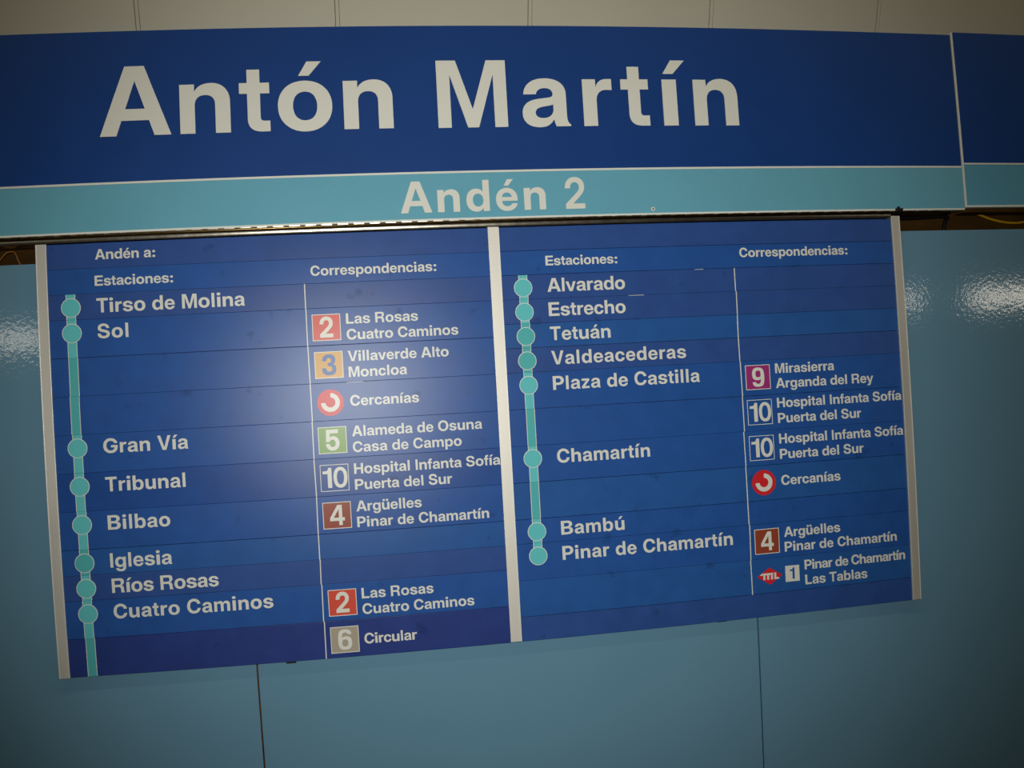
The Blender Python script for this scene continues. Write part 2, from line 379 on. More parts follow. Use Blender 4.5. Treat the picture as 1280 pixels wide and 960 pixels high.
    'e': (556, [[284, -12, 1, 206, -12, 0, 91, 57, 0, 28, 177, 0, 28, 254, 1, 28, 332, 0, 92, 452, 0, 205, 520, 0, 279, 520, 1, 335, 520, 0, 427, 482, 0, 494, 412, 0, 530, 315, 0, 530, 257, 1, 530, 219, 1, 167, 219, 1, 167, 187, 0, 195, 127, 0, 249, 95, 0, 288, 95, 1, 316, 95, 0, 359, 111, 0, 388, 140, 0, 395, 160, 1, 525, 160, 1, 515, 109, 0, 448, 32, 0, 345, -12, 0],
         [393, 309, 1, 394, 330, 0, 369, 382, 0, 317, 412, 0, 282, 412, 1, 246, 412, 0, 195, 382, 0, 170, 330, 0, 171, 309, 1]]),
    'f': (333, [[92, 0, 1, 92, 397, 1, 8, 397, 1, 8, 509, 1, 92, 509, 1, 92, 575, 1, 92, 623, 0, 125, 686, 0, 192, 718, 0, 242, 718, 1, 265, 718, 0, 307, 718, 0, 315, 718, 1, 315, 607, 1, 310, 607, 0, 281, 607, 0, 271, 607, 1, 244, 607, 0, 221, 581, 0, 221, 551, 1, 221, 509, 1, 315, 509, 1, 315, 397, 1, 221, 397, 1, 221, 0, 1]]),
    'g': (611, [[301, -208, 1, 226, -208, 0, 122, -167, 0, 62, -93, 0, 55, -44, 1, 197, -44, 1, 202, -63, 0, 231, -89, 0, 274, -104, 0, 301, -104, 1, 355, -104, 0, 413, -47, 0, 413, 8, 1, 413, 86, 1, 413, 86, 1, 397, 57, 0, 351, 18, 0, 292, 0, 0, 257, 0, 1, 188, 0, 0, 86, 66, 0, 29, 183, 0, 29, 258, 1, 29, 335, 0, 86, 453, 0, 189, 520, 0, 256, 520, 1, 290, 520, 0, 349, 501, 0, 396, 464, 0, 413, 435, 1, 413, 435, 1, 413, 509, 1, 559, 509, 1, 559, 20, 1, 559, -61, 0, 494, -161, 0, 377, -208, 0],
         [295, 113, 1, 332, 113, 0, 388, 150, 0, 419, 216, 0, 419, 260, 1, 419, 305, 0, 388, 371, 0, 332, 407, 0, 295, 407, 1, 260, 407, 0, 207, 373, 0, 177, 307, 0, 177, 260, 1, 177, 214, 0, 207, 148, 0, 260, 113, 0]]),
    'h': (611, [[203, 283, 1, 203, 0, 1, 53, 0, 1, 53, 718, 1, 203, 718, 1, 203, 435, 1, 245, 520, 0, 369, 520, 1, 426, 520, 0, 511, 473, 0, 558, 383, 0, 558, 319, 1, 558, 0, 1, 408, 0, 1, 408, 293, 1, 408, 344, 0, 356, 397, 0, 309, 397, 1, 278, 397, 0, 230, 373, 0, 203, 322, 0]]),
    'i': (278, [[58, 0, 1, 58, 509, 1, 220, 509, 1, 220, 0, 1],
         [139, 573, 1, 98, 573, 0, 46, 616, 0, 46, 649, 1, 46, 681, 0, 98, 724, 0, 138, 724, 1, 179, 724, 0, 232, 681, 0, 232, 648, 1, 232, 616, 0, 179, 573, 0]]),
    'l': (278, [[68, 0, 1, 210, 0, 1, 210, 718, 1, 68, 718, 1]]),
    'm': (889, [[51, 0, 1, 51, 509, 1, 191, 509, 1, 191, 425, 1, 235, 520, 0, 348, 520, 1, 460, 520, 0, 495, 425, 1, 545, 520, 0, 663, 520, 1, 713, 520, 0, 792, 477, 0, 838, 396, 0, 838, 337, 1, 838, 0, 1, 693, 0, 1, 693, 311, 1, 693, 357, 0, 642, 402, 0, 605, 402, 1, 577, 402, 0, 537, 378, 0, 514, 335, 0, 514, 307, 1, 514, 0, 1, 375, 0, 1, 375, 315, 1, 375, 355, 0, 327, 402, 0, 289, 402, 1, 263, 402, 0, 221, 379, 0, 196, 333, 0, 196, 300, 1, 196, 0, 1]]),
    'n': (611, [[203, 283, 1, 203, 0, 1, 53, 0, 1, 53, 509, 1, 201, 509, 1, 201, 432, 1, 245, 520, 0, 369, 520, 1, 426, 520, 0, 511, 473, 0, 558, 383, 0, 558, 319, 1, 558, 0, 1, 408, 0, 1, 408, 293, 1, 408, 344, 0, 356, 397, 0, 309, 397, 1, 278, 397, 0, 230, 373, 0, 203, 322, 0]]),
    'o': (611, [[306, -12, 1, 224, -12, 0, 99, 55, 0, 30, 174, 0, 30, 254, 1, 30, 334, 0, 99, 454, 0, 224, 520, 0, 306, 520, 1, 388, 520, 0, 512, 454, 0, 581, 334, 0, 581, 254, 1, 581, 174, 0, 512, 55, 0, 388, -12, 0],
         [306, 104, 1, 342, 104, 0, 398, 140, 0, 428, 207, 0, 428, 254, 1, 428, 302, 0, 398, 369, 0, 342, 405, 0, 306, 405, 1, 269, 405, 0, 213, 369, 0, 183, 302, 0, 183, 254, 1, 183, 207, 0, 213, 140, 0, 269, 104, 0]]),
    'p': (611, [[52, -201, 1, 52, 509, 1, 197, 509, 1, 197, 440, 1, 199, 440, 1, 215, 467, 0, 262, 502, 0, 321, 520, 0, 355, 520, 1, 423, 520, 0, 525, 453, 0, 582, 333, 0, 582, 255, 1, 582, 175, 0, 525, 56, 0, 423, -11, 0, 354, -11, 1, 319, -11, 0, 261, 9, 0, 216, 47, 0, 201, 76, 1, 199, 76, 1, 199, -201, 1],
         [316, 105, 1, 352, 105, 0, 404, 140, 0, 434, 207, 0, 434, 255, 1, 434, 303, 0, 404, 369, 0, 352, 405, 0, 316, 405, 1, 279, 405, 0, 223, 368, 0, 192, 301, 0, 192, 255, 1, 192, 210, 0, 223, 142, 0, 279, 105, 0]]),
    'r': (389, [[53, 0, 1, 53, 509, 1, 198, 509, 1, 198, 422, 1, 199, 422, 1, 214, 468, 0, 277, 512, 0, 330, 512, 1, 344, 512, 0, 366, 512, 0, 375, 511, 1, 375, 390, 1, 367, 391, 0, 329, 393, 0, 310, 393, 1, 280, 393, 0, 231, 366, 0, 203, 314, 0, 203, 276, 1, 203, 0, 1]]),
    's': (556, [[283, -12, 1, 212, -12, 0, 100, 28, 0, 33, 105, 0, 28, 160, 1, 180, 160, 1, 184, 127, 0, 236, 89, 0, 281, 89, 1, 324, 89, 0, 373, 119, 0, 373, 143, 1, 373, 163, 0, 335, 188, 0, 301, 194, 1, 204, 211, 1, 124, 226, 0, 41, 300, 0, 41, 359, 1, 41, 408, 0, 98, 480, 0, 203, 520, 0, 274, 520, 1, 346, 520, 0, 453, 478, 0, 513, 401, 0, 514, 348, 1, 372, 348, 1, 371, 378, 0, 320, 419, 0, 279, 419, 1, 239, 419, 0, 194, 388, 0, 194, 365, 1, 194, 345, 0, 229, 320, 0, 261, 314, 1, 366, 295, 1, 449, 280, 0, 528, 212, 0, 528, 156, 1, 528, 105, 0, 466, 29, 0, 355, -12, 0]]),
    't': (333, [[88, 648, 1, 218, 648, 1, 218, 509, 1, 313, 509, 1, 313, 397, 1, 218, 397, 1, 218, 157, 1, 218, 131, 0, 237, 111, 0, 263, 111, 1, 275, 111, 0, 305, 111, 0, 313, 111, 1, 313, 0, 1, 302, 0, 0, 259, 0, 0, 238, 0, 1, 161, 0, 0, 88, 66, 0, 88, 135, 1, 88, 397, 1, 8, 397, 1, 8, 509, 1, 88, 509, 1]]),
    'u': (611, [[242, -11, 1, 185, -11, 0, 100, 36, 0, 53, 126, 0, 53, 190, 1, 53, 509, 1, 203, 509, 1, 203, 216, 1, 203, 165, 0, 255, 112, 0, 302, 112, 1, 333, 112, 0, 381, 136, 0, 408, 187, 0, 408, 226, 1, 408, 509, 1, 558, 509, 1, 558, 0, 1, 410, 0, 1, 410, 78, 1, 365, -11, 0]]),
    'v': (556, [[198, 0, 1, 6, 509, 1, 157, 509, 1, 280, 137, 1, 400, 509, 1, 550, 509, 1, 358, 0, 1]]),
    'y': (556, [[64, -201, 1, 64, -89, 1, 130, -89, 1, 147, -89, 0, 169, -78, 0, 184, -55, 0, 191, -35, 1, 205, 2, 1, 6, 509, 1, 157, 509, 1, 280, 150, 1, 400, 509, 1, 550, 509, 1, 322, -78, 1, 306, -121, 0, 261, -175, 0, 200, -201, 0, 159, -201, 1, 136, -201, 0, 87, -201, 0]]),
    'z': (500, [[45, 0, 1, 45, 95, 1, 289, 395, 1, 289, 396, 1, 45, 396, 1, 45, 509, 1, 452, 509, 1, 452, 408, 1, 212, 114, 1, 212, 112, 1, 455, 112, 1, 455, 0, 1]]),
    'á': (556, [[210, -8, 1, 158, -8, 0, 78, 25, 0, 31, 93, 0, 31, 143, 1, 31, 187, 0, 64, 244, 0, 120, 279, 0, 193, 297, 0, 234, 301, 1, 281, 306, 0, 337, 314, 0, 362, 331, 0, 362, 347, 1, 362, 350, 1, 362, 369, 0, 341, 398, 0, 304, 414, 0, 277, 414, 1, 250, 414, 0, 210, 397, 0, 186, 368, 0, 184, 348, 1, 48, 348, 1, 51, 400, 0, 108, 477, 0, 210, 520, 0, 281, 520, 1, 334, 520, 0, 418, 496, 0, 475, 450, 0, 505, 386, 0, 505, 345, 1, 505, 118, 1, 505, 35, 0, 543, 20, 1, 543, 0, 1, 387, 0, 1, 363, 72, 1, 361, 72, 1, 348, 47, 0, 307, 11, 0, 250, -8, 0],
         [250, 90, 1, 285, 90, 0, 336, 115, 0, 363, 158, 0, 363, 186, 1, 363, 237, 1, 357, 234, 0, 336, 228, 0, 308, 222, 0, 276, 217, 0, 259, 214, 1, 234, 210, 0, 194, 194, 0, 170, 168, 0, 170, 147, 1, 170, 130, 0, 190, 104, 0, 226, 90, 0],
         [218, 572, 1, 303, 722, 1, 444, 722, 1, 320, 572, 1]]),
    'é': (556, [[284, -12, 1, 206, -12, 0, 91, 57, 0, 28, 177, 0, 28, 254, 1, 28, 332, 0, 92, 452, 0, 205, 520, 0, 279, 520, 1, 335, 520, 0, 427, 482, 0, 494, 412, 0, 530, 315, 0, 530, 257, 1, 530, 219, 1, 167, 219, 1, 167, 187, 0, 195, 127, 0, 249, 95, 0, 288, 95, 1, 316, 95, 0, 359, 111, 0, 388, 140, 0, 395, 160, 1, 525, 160, 1, 515, 109, 0, 448, 32, 0, 345, -12, 0],
         [393, 309, 1, 394, 330, 0, 369, 382, 0, 317, 412, 0, 282, 412, 1, 246, 412, 0, 195, 382, 0, 170, 330, 0, 171, 309, 1],
         [222, 572, 1, 306, 722, 1, 445, 722, 1, 322, 572, 1]]),
    'í': (278, [[58, 0, 1, 58, 509, 1, 220, 509, 1, 220, 0, 1],
         [74, 572, 1, 170, 722, 1, 329, 722, 1, 189, 572, 1]]),
    'ó': (611, [[306, -12, 1, 224, -12, 0, 99, 55, 0, 30, 174, 0, 30, 254, 1, 30, 334, 0, 99, 454, 0, 224, 520, 0, 306, 520, 1, 388, 520, 0, 512, 454, 0, 581, 334, 0, 581, 254, 1, 581, 174, 0, 512, 55, 0, 388, -12, 0],
         [306, 104, 1, 342, 104, 0, 398, 140, 0, 428, 207, 0, 428, 254, 1, 428, 302, 0, 398, 369, 0, 342, 405, 0, 306, 405, 1, 269, 405, 0, 213, 369, 0, 183, 302, 0, 183, 254, 1, 183, 207, 0, 213, 140, 0, 269, 104, 0],
         [245, 572, 1, 334, 722, 1, 482, 722, 1, 352, 572, 1]]),
    'ú': (611, [[242, -11, 1, 185, -11, 0, 100, 36, 0, 53, 126, 0, 53, 190, 1, 53, 509, 1, 203, 509, 1, 203, 216, 1, 203, 165, 0, 255, 112, 0, 302, 112, 1, 333, 112, 0, 381, 136, 0, 408, 187, 0, 408, 226, 1, 408, 509, 1, 558, 509, 1, 558, 0, 1, 410, 0, 1, 410, 78, 1, 365, -11, 0],
         [246, 572, 1, 334, 722, 1, 481, 722, 1, 351, 572, 1]]),
    'ü': (611, [[242, -11, 1, 185, -11, 0, 100, 36, 0, 53, 126, 0, 53, 190, 1, 53, 509, 1, 203, 509, 1, 203, 216, 1, 203, 165, 0, 255, 112, 0, 302, 112, 1, 333, 112, 0, 381, 136, 0, 408, 187, 0, 408, 226, 1, 408, 509, 1, 558, 509, 1, 558, 0, 1, 410, 0, 1, 410, 78, 1, 365, -11, 0],
         [419, 574, 1, 383, 574, 0, 336, 617, 0, 336, 649, 1, 336, 682, 0, 384, 724, 0, 419, 724, 1, 454, 724, 0, 501, 682, 0, 501, 649, 1, 501, 617, 0, 455, 574, 0],
         [192, 574, 1, 156, 574, 0, 110, 617, 0, 110, 649, 1, 110, 682, 0, 157, 724, 0, 192, 724, 1, 228, 724, 0, 275, 682, 0, 275, 649, 1, 275, 617, 0, 228, 574, 0]]),
}

_cache = {}


def glyph(ch, n):
    """polylines of one letter in em units."""
    if (ch, n) in _cache:
        return _cache[(ch, n)]
    adv, s = GLYPHS[ch]
    out = []
    for c in s:
        raw = [(c[k] / 1000, c[k + 1] / 1000, c[k + 2] == 1) for k in range(0, len(c), 3)]
        pts = []
        for i, p in enumerate(raw):
            q = raw[(i + 1) % len(raw)]
            pts.append(p)
            if not p[2] and not q[2]:
                pts.append(((p[0] + q[0]) / 2, (p[1] + q[1]) / 2, True))
        k = next(i for i, p in enumerate(pts) if p[2])
        pts = pts[k:] + pts[:k + 1]
        poly, i = [], 0
        while i < len(pts) - 1:
            if pts[i + 1][2]:
                poly.append(pts[i + 1][:2])
                i += 1
            else:
                a, b, d = pts[i], pts[i + 1], pts[i + 2]
                for j in range(1, n + 1):
                    t = j / n
                    poly.append(tuple((1 - t) ** 2 * a[e] + 2 * t * (1 - t) * b[e] + t * t * d[e] for e in (0, 1)))
                i += 2
        out.append(poly)
    _cache[(ch, n)] = (adv / 1000, out)
    return _cache[(ch, n)]


def letters(name, lines, mat, y, thick, parent, n=4, label=None, bold=0.0):
    """lines: (text, x of first ink, ink width, z of base line, cap height); one mesh of raised lettering."""
    cu = bpy.data.curves.new(name, 'CURVE')
    cu.dimensions = '2D'
    cu.fill_mode = 'BOTH'
    cu.extrude = thick / 2
    cu.offset = bold
    for text, x0, w, zb, cap in lines:
        em = cap / 0.718
        pen, lo, hi, put = 0.0, None, None, []
        gaps = 0
        for i, ch in enumerate(text):
            if ch == ' ':
                pen += 0.278
                gaps += 1
                continue
            adv, polys = glyph(ch, n)
            xs = [p[0] for c in polys for p in c]
            if lo is None:
                lo = pen + min(xs)
            hi = pen + max(xs)
            put.append((pen, gaps, polys))
            pen += adv
            gaps += 1
        last = put[-1][1]
        nat = (hi - lo) * em
        sx, tr = 1.0, 0.0
        if w:
            tr = (w - nat) / last if last else 0.0
            lim = 0.035 * em
            if abs(tr) > lim and last:                       # share the rest between letter width and spacing
                tr = math.copysign(lim, tr)
                sx = (w - tr * last) / nat
                if text in ('Martín', 'Antón', 'Andén'):
                    sx, tr = 1.0, (w - nat) / last
        for px, g, polys in put:
            for c in polys:
                sp_ = cu.splines.new('POLY')
                sp_.points.add(len(c) - 1)
                sp_.use_cyclic_u = True
                for p, (gx, gz) in zip(sp_.points, c):
                    p.co = (x0 + (px + gx - lo) * em * sx + tr * g, zb + gz * em, 0, 1)
    tmp = bpy.data.objects.new('tmp', cu)
    me = bpy.data.meshes.new_from_object(tmp)
    bpy.data.objects.remove(tmp)
    bpy.data.curves.remove(cu)
    bm = bmesh.new()
    bm.from_mesh(me)
    bpy.data.meshes.remove(me)
    for v in bm.verts:
        v.co = Vector((v.co.x, y + thick / 2 - v.co.z, v.co.y))
    return ob(name, bm, mat, parent, label=label)


# ------------------------------------------------------------------ palette (the colours of the paints)
PAPER = (226, 226, 214)
GLOSS = 0.0165
m_letter = paint('letter_white', PAPER, 0.5, 0.2)
m_print = paint('printed_white', PAPER, 0.5, 0.12, gloss=GLOSS)
m_stripe = paint('stripe_white', (224, 226, 216), 0.45, 0.3)
m_navy = paint('sign_navy', (24, 64, 130), 0.45, 0.14, mottle=0.03, mottle_scale=9)
m_teal = paint('sign_teal', (106, 172, 192), 0.28, 0.22, mottle=0.02, mottle_scale=9, bump=0.00006, bump_scale=190)
m_teal_right = paint('sign_teal_deep', (94, 160, 186), 0.34, 0.22, mottle=0.02, mottle_scale=9)
m_chrome = paint('rail_metal', (190, 182, 166), 0.22, 0.5, metal=1.0, mottle=0.08, mottle_scale=60)
m_channel = paint('channel_metal', (120, 98, 62), 0.3, 0.5, metal=1.0, mottle=0.15, mottle_scale=40)
m_tooth = paint('channel_tooth', (204, 198, 186), 0.22, 0.5, metal=1.0)
m_alu = paint('rail_aluminium', (214, 210, 198), 0.5, 0.4, metal=0.5, mottle=0.05, mottle_scale=14, stretch=(1, 1, 0.25))
m_aluedge = paint('rail_edge', (236, 234, 226), 0.4, 0.5, metal=0.3)
m_black = paint('black_plastic', (22, 20, 18), 0.5, 0.3)
m_recess = paint('bare_recess', (84, 58, 24), 0.9, 0.1, mottle=0.35, mottle_scale=9)
m_yellow = paint('cable_yellow', (232, 176, 30), 0.45, 0.4)
m_amber = paint('cable_tan', (160, 104, 40), 0.5, 0.4)


def printed(name, rgb):
    return paint(name, rgb, 0.5, 0.12, gloss=GLOSS)


m_line = printed('route_teal', (100, 200, 202))
m_line2 = printed('route_teal_deep', (84, 182, 182))
m_red = printed('badge_red', (216, 80, 62))
m_yel = printed('badge_yellow', (214, 160, 62))
m_grn = printed('badge_green', (122, 164, 74))
m_brn = printed('badge_brown', (150, 68, 46))
m_grey = printed('badge_grey', (174, 164, 144))
m_pur = printed('badge_purple', (160, 50, 118))
m_ren = printed('emblem_red', (214, 40, 46))
m_dig = printed('digit_blue', (44, 96, 164))


def slat_paint(name, rgb):
    return paint(name, rgb, 0.5, 0.12, mottle=0.07, mottle_scale=22, stain=0.22, gloss=GLOSS)


SLAT = {
    'a': slat_paint('slat_blue', (36, 84, 156)),
    'b': slat_paint('slat_dull', (46, 80, 146)),
    'c': slat_paint('slat_shade', (30, 76, 148)),
    'd': slat_paint('slat_bright', (38, 89, 157)),
    'e': slat_paint('slat_violet', (42, 62, 130)),
}
m_wall = paint('wall_blue', (107, 150, 173), 0.065, 0.5, mottle=0.03, mottle_scale=3, bump=0.00013, bump_scale=115)
m_vault = paint('vault_beige', (192, 188, 168), 0.55, 0.25, mottle=0.02, mottle_scale=5)
m_joint = paint('joint_grey', (90, 84, 70), 0.7, 0.2)
m_floor = paint('floor_grey', (120, 116, 108), 0.5, 0.4, mottle=0.15, mottle_scale=8)


def structure(name, bm, mats):
    o = ob(name, bm, mats)
    o['kind'] = 'structure'
    return o


# ------------------------------------------------------------------ the station wall
bm = bmesh.new()
for x0, x1, zt in ((-2.90, -1.412, 1.944), (-1.409, -0.2465, 1.9445), (-0.2432, 0.9008, 1.949), (0.9040, 2.05, 1.9535), (2.053, 3.2, 1.957), (3.203, 4.4, 1.961)):
    box(bm, x0, x1, 0.020, 0.034, 0.02, zt, 0, 0.0012)
structure('wall_back', bm, m_wall)
bm = bmesh.new()
box(bm, -2.9, 4.4, 0.13, 0.20, 0.02, 2.62)
box(bm, -2.9, 4.4, 0.034, 0.13, 0.02, 1.90)                    # packing behind the blue panels
structure('wall_recess', bm, m_recess)
# inclined lining of the vault above the sign
T = math.tan(math.radians(22))
bm = bmesh.new()
Z0 = 2.36


def vault_y(z):
    return 0.05 - (z - 2.444) * T


def vault_strip(x0, x1, z0, z1, lift, mat):
    pts = [(x, vault_y(z) - off, z) for x in (x0, x1) for z, off in ((z0, lift), (z1, lift), (z1, lift - 0.012), (z0, lift - 0.012))]
    vs = [bm.verts.new(p) for p in pts]
    for f in ((0, 1, 2, 3), (7, 6, 5, 4), (0, 4, 5, 1), (1, 5, 6, 2), (2, 6, 7, 3), (3, 7, 4, 0)):
        bm.faces.new([vs[i] for i in f]).material_index = mat


vault_strip(-3.0, 4.5, Z0, 3.9, -0.006, 1)
for k in range(-7, 11):
    xa = -0.003 + 0.4415 * k
    vault_strip(xa + 0.0016, xa + 0.0095, Z0, 3.9, 0.0005, 0)           # joint cover
    vault_strip(xa + 0.0105, xa + 0.4415, Z0, 3.9, 0.0, 0)
bmesh.ops.recalc_face_normals(bm, faces=bm.faces)
structure('ceiling', bm, [m_vault, m_joint])
bm = bmesh.new()
box(bm, -3.0, 4.5, -3.2, 0.2, -0.12, 0.02)
structure('floor', bm, m_floor)

# ------------------------------------------------------------------ the big station name sign
sign = thing('station_sign', 'long navy sign with large white station name above a turquoise platform strip', 'sign', (0.39, 0.06, 2.0))
SX0, SX1 = -2.0, 1.5045
HEAD_TOP, HEAD_BOT = 2.4442, 2.0000
bm = bmesh.new()
box(bm, SX0, SX1, 0.0, 0.13, 2.1055, HEAD_TOP, 0, 0.0015)
ob('face_board', bm, m_navy, sign)
bm = bmesh.new()
box(bm, SX0, SX1, -0.0004, 0.05, HEAD_BOT + 0.0045, 2.1055, 0, 0.0008)
ob('platform_strip', bm, m_teal, sign, label='turquoise strip under the navy board')
bm = bmesh.new()
box(bm, SX0, SX1 - 0.001, -0.0012, 0.004, 2.1054, 2.1102, 0, 0.0006)
ob('white_stripe', bm, m_stripe, sign)
bm = bmesh.new()
box(bm, SX0, SX1 - 0.001, -0.0014, 0.004, HEAD_BOT, HEAD_BOT + 0.0046, 0, 0.0006)
ob('bottom_edging', bm, m_stripe, sign)
for word in (('Antón', -0.5178, 0.6338, 2.2095, 0.1538), ('Martín', 0.2153, 0.7058, 2.2079, 0.1540)):
    letters('station_lettering', [word], m_letter, -0.0022, 0.0026, sign, n=8)
for word in (('Andén', 0.1222, 0.3255, 2.0184, 0.0700), ('2', 0.4930, 0.0518, 2.0183, 0.0712)):
    letters('platform_lettering', [word], m_letter, -0.0014, 0.0014, sign, n=6)
bm = bmesh.new()
flat_poly(bm, ring_pts(0.6966, 2.0134, 0.0046, 20), -0.0016, 0.002, 0)
flat_poly(bm, ring_pts(0.6966, 2.0134, 0.0019, 14), -0.0024, 0.001, 1)
ob('screw', bm, [m_stripe, m_black], sign)
# slotted metal channel that closes the sign underneath
bm = bmesh.new()
profile_bar(bm, [(0.0010 + 0.0042 * math.cos(a), 1.9962 + 0.0038 * math.sin(a)) for a in [math.pi * 2 * i / 16 for i in range(16)]], SX0, 1.46)
box(bm, SX0, 1.46, 0.0045, 0.05, 1.9965, 1.9995)
ob('bottom_channel', bm, m_channel, sign, smooth=True)
bm = bmesh.new()
k = 0
x = SX0 + 0.0003
while x < 1.44:
    profile = [(-0.0044, 1.9998), (-0.0040, 1.9980), (0.0005, 1.9980), (0.0005, 1.9998)]
    profile_bar(bm, profile, x, x + 0.0215)
    x += 0.0348
ob('channel_slots', bm, m_tooth, sign)

bm = bmesh.new()
box(bm, 1.3100, 1.3285, -0.0075, 0.02, 1.9968, 2.0055, 0, 0.0015)
box(bm, 1.3155, 1.3200, -0.0075, 0.0, 2.0055, 2.0095, 0, 0.001)
ob('edge_clip', bm, m_black, sign, label='black clip gripping the lower edge')

# the next sign along, mounted a touch higher, edged in white
sign2 = thing('blank_sign', 'blank navy and turquoise sign edged in white, right of the station name sign', 'sign', (1.9, 0.06, 2.0))
NX0, NX1 = 1.5062, 3.6
bm = bmesh.new()
box(bm, NX0 + 0.004, NX1, -0.001, 0.13, 2.1145, 2.4508, 0, 0.0015)
ob('face_board', bm, m_navy, sign2)
bm = bmesh.new()
box(bm, NX0 + 0.004, NX1, -0.001, 0.05, 2.0090, 2.1145, 0, 0.0008)
ob('platform_strip', bm, m_teal_right, sign2)
bm = bmesh.new()
box(bm, NX0 + 0.004, NX1, -0.002, 0.003, 2.1136, 2.1178, 0, 0.0005)
ob('white_stripe', bm, m_stripe, sign2)
bm = bmesh.new()
box(bm, NX0 - 0.0012, NX0 + 0.0045, -0.0024, 0.05, 2.0062, 2.4500, 0, 0.0012)
box(bm, NX0 + 0.0045, NX1, -0.0024, 0.02, 2.0062, 2.0112, 0, 0.0008)
ob('white_edging', bm, m_stripe, sign2)
bm = bmesh.new()
box(bm, NX0 + 0.002, NX1, 0.012, 0.05, 1.9965, 2.006, 0, 0.001)
ob('bottom_channel', bm, m_recess, sign2)

# ------------------------------------------------------------------ rail between sign and board
rail = thing('mounting_rail', 'thin shiny metal rail running between the station sign and the line board', 'rail', (0.3, 0.0, 1.986))
bm = bmesh.new()
face = [(-0.0050 + 0.00075 * (k / 5) + 0.0006 * (k / 5) ** 2, 1.9868 - 0.0043 * k / 5) for k in range(-5, 6)]   # gently bowed, tipped downwards
profile_bar(bm, face + [(0.0035, 1.9823), (0.0035, 1.9912)], -2.0, 1.2945)
ob('bar', bm, m_chrome, rail)
bm = bmesh.new()
box(bm, -2.0, 1.2945, 0.0030, 0.05, 1.9835, 1.9895)
ob('flange', bm, m_chrome, rail)

# ------------------------------------------------------------------ the line board
board = thing('line_board', 'two-column blue board of stations and connections framed by three pale vertical rails', 'sign board', (0.33, 0.012, 1.056))
BT, BB = 1.9805, 1.0570
bm = bmesh.new()
box(bm, -0.655, 1.314, 0.0085, 0.0185, BB + 0.001, BT)
ob('back_panel', bm, m_black, board)


def upright(xa, xb, ztop, zbot):
    bm = bmesh.new()
    box(bm, xa, xb, -0.0035, 0.0170, zbot, ztop, 0, 0.0007)
    for e0 in (xa + 0.0003, xb - 0.0022):
        box(bm, e0, e0 + 0.0019, -0.0044, -0.0030, zbot + 0.0004, ztop - 0.0004, 1, 0.0004)
    return ob('upright_rail', bm, [m_alu, m_aluedge], board)


upright(-0.6610, -0.6380, 1.9815, 1.0568)
upright(0.3118, 0.3372, 1.9820, 1.0590)
upright(1.2955, 1.3185, 1.9870, 1.0575)
for xa, xb, z in ((-0.1809, -0.1594, 1.0527), (0.7963, 0.8198, 1.0552)):
    bm = bmesh.new()
    box(bm, xa, xb, 0.004, 0.014, z + 0.0004, z + 0.006, 0, 0.0004)
    ob('bottom_clip', bm, m_black, board)

U = 0.0543
TOP = 1.9806
CAP_ST, CAP_CO, CAP_HD = 0.0307, 0.0229, 0.0219
Y = 0.0                                                      # front of the slats
LIFT = 0.0007


def badge(slat, kind, x0, x1, z0, z1):
    """a square line badge: white edge, coloured field and its number."""
    fill, digits, dm = {'2': (m_red, '2', m_print), '3': (m_yel, '3', m_dig), '5': (m_grn, '5', m_print), '10': (None, '10', m_print),
                        '4': (m_brn, '4', m_print), '6': (m_grey, '6', m_print), '9': (m_pur, '9', m_print), '1': (m_print, '1', m_dig)}[kind]
    names = {'2': 'red badge with a white 2', '3': 'yellow badge with a blue 3', '5': 'green badge with a white 5', '10': 'white outlined badge with a white 10',
             '4': 'brown badge with a white 4', '6': 'grey badge with a white 6', '9': 'purple badge with a white 9', '1': 'small white badge with a blue 1'}
    e = 0.0016 if kind != '10' else 0.0014
    bm = bmesh.new()
    for a, b, c, d in ((x0, x1, z0, z0 + e), (x0, x1, z1 - e, z1), (x0, x0 + e, z0 + e, z1 - e), (x1 - e, x1, z0 + e, z1 - e)):
        box(bm, a, b, Y - 0.0009, Y + 0.0004, c, d, 0)
    if fill is not None:
        box(bm, x0 + e, x1 - e, Y - 0.0007, Y + 0.0004, z0 + e, z1 - e, 1)
    ob('line_badge', bm, [m_print, fill or m_print], slat, label=names[kind])
    h, w = z1 - z0, x1 - x0
    xc = (x0 + x1) / 2
    if kind == '10':
        lines = [('1', x0 + 0.0055, 0.0205, z0 + 0.0075, 0.0436), ('0', x0 + 0.0282, 0.0282, z0 + 0.0075, 0.0436)]
    elif kind == '1':
        lines = [('1', xc - 0.0062, 0.0118, z0 + 0.0062, 0.0262)]
    else:
        wd = {'2': 0.0300, '3': 0.0310, '4': 0.0330, '5': 0.0305, '6': 0.0310, '9': 0.0305}[kind]
        cap = 0.0440
        lines = [(digits, xc - wd / 2 + 0.001, None, z0 + (h - cap) / 2 + 0.0005, cap)]
    letters('line_number', lines, dm, Y - 0.0013, 0.0008, slat, n=6, bold=0.0004 if kind in ('2', '3', '5') else 0.0)


def cercanias(slat, cx, cz, r):
    bm = bmesh.new()
    flat_poly(bm, ring_pts(cx, cz, r, 56), Y - 0.0007, 0.001, 0)
    ob('rail_emblem', bm, m_ren, slat, label='red disc with a white open ring')
    bm = bmesh.new()
    arc_band(bm, cx, cz + 0.0004, r * 0.37, r * 0.71, math.radians(-178), math.radians(88), Y - 0.0013, 0.0008, 0, 48)
    ob('emblem_ring', bm, m_print, slat)


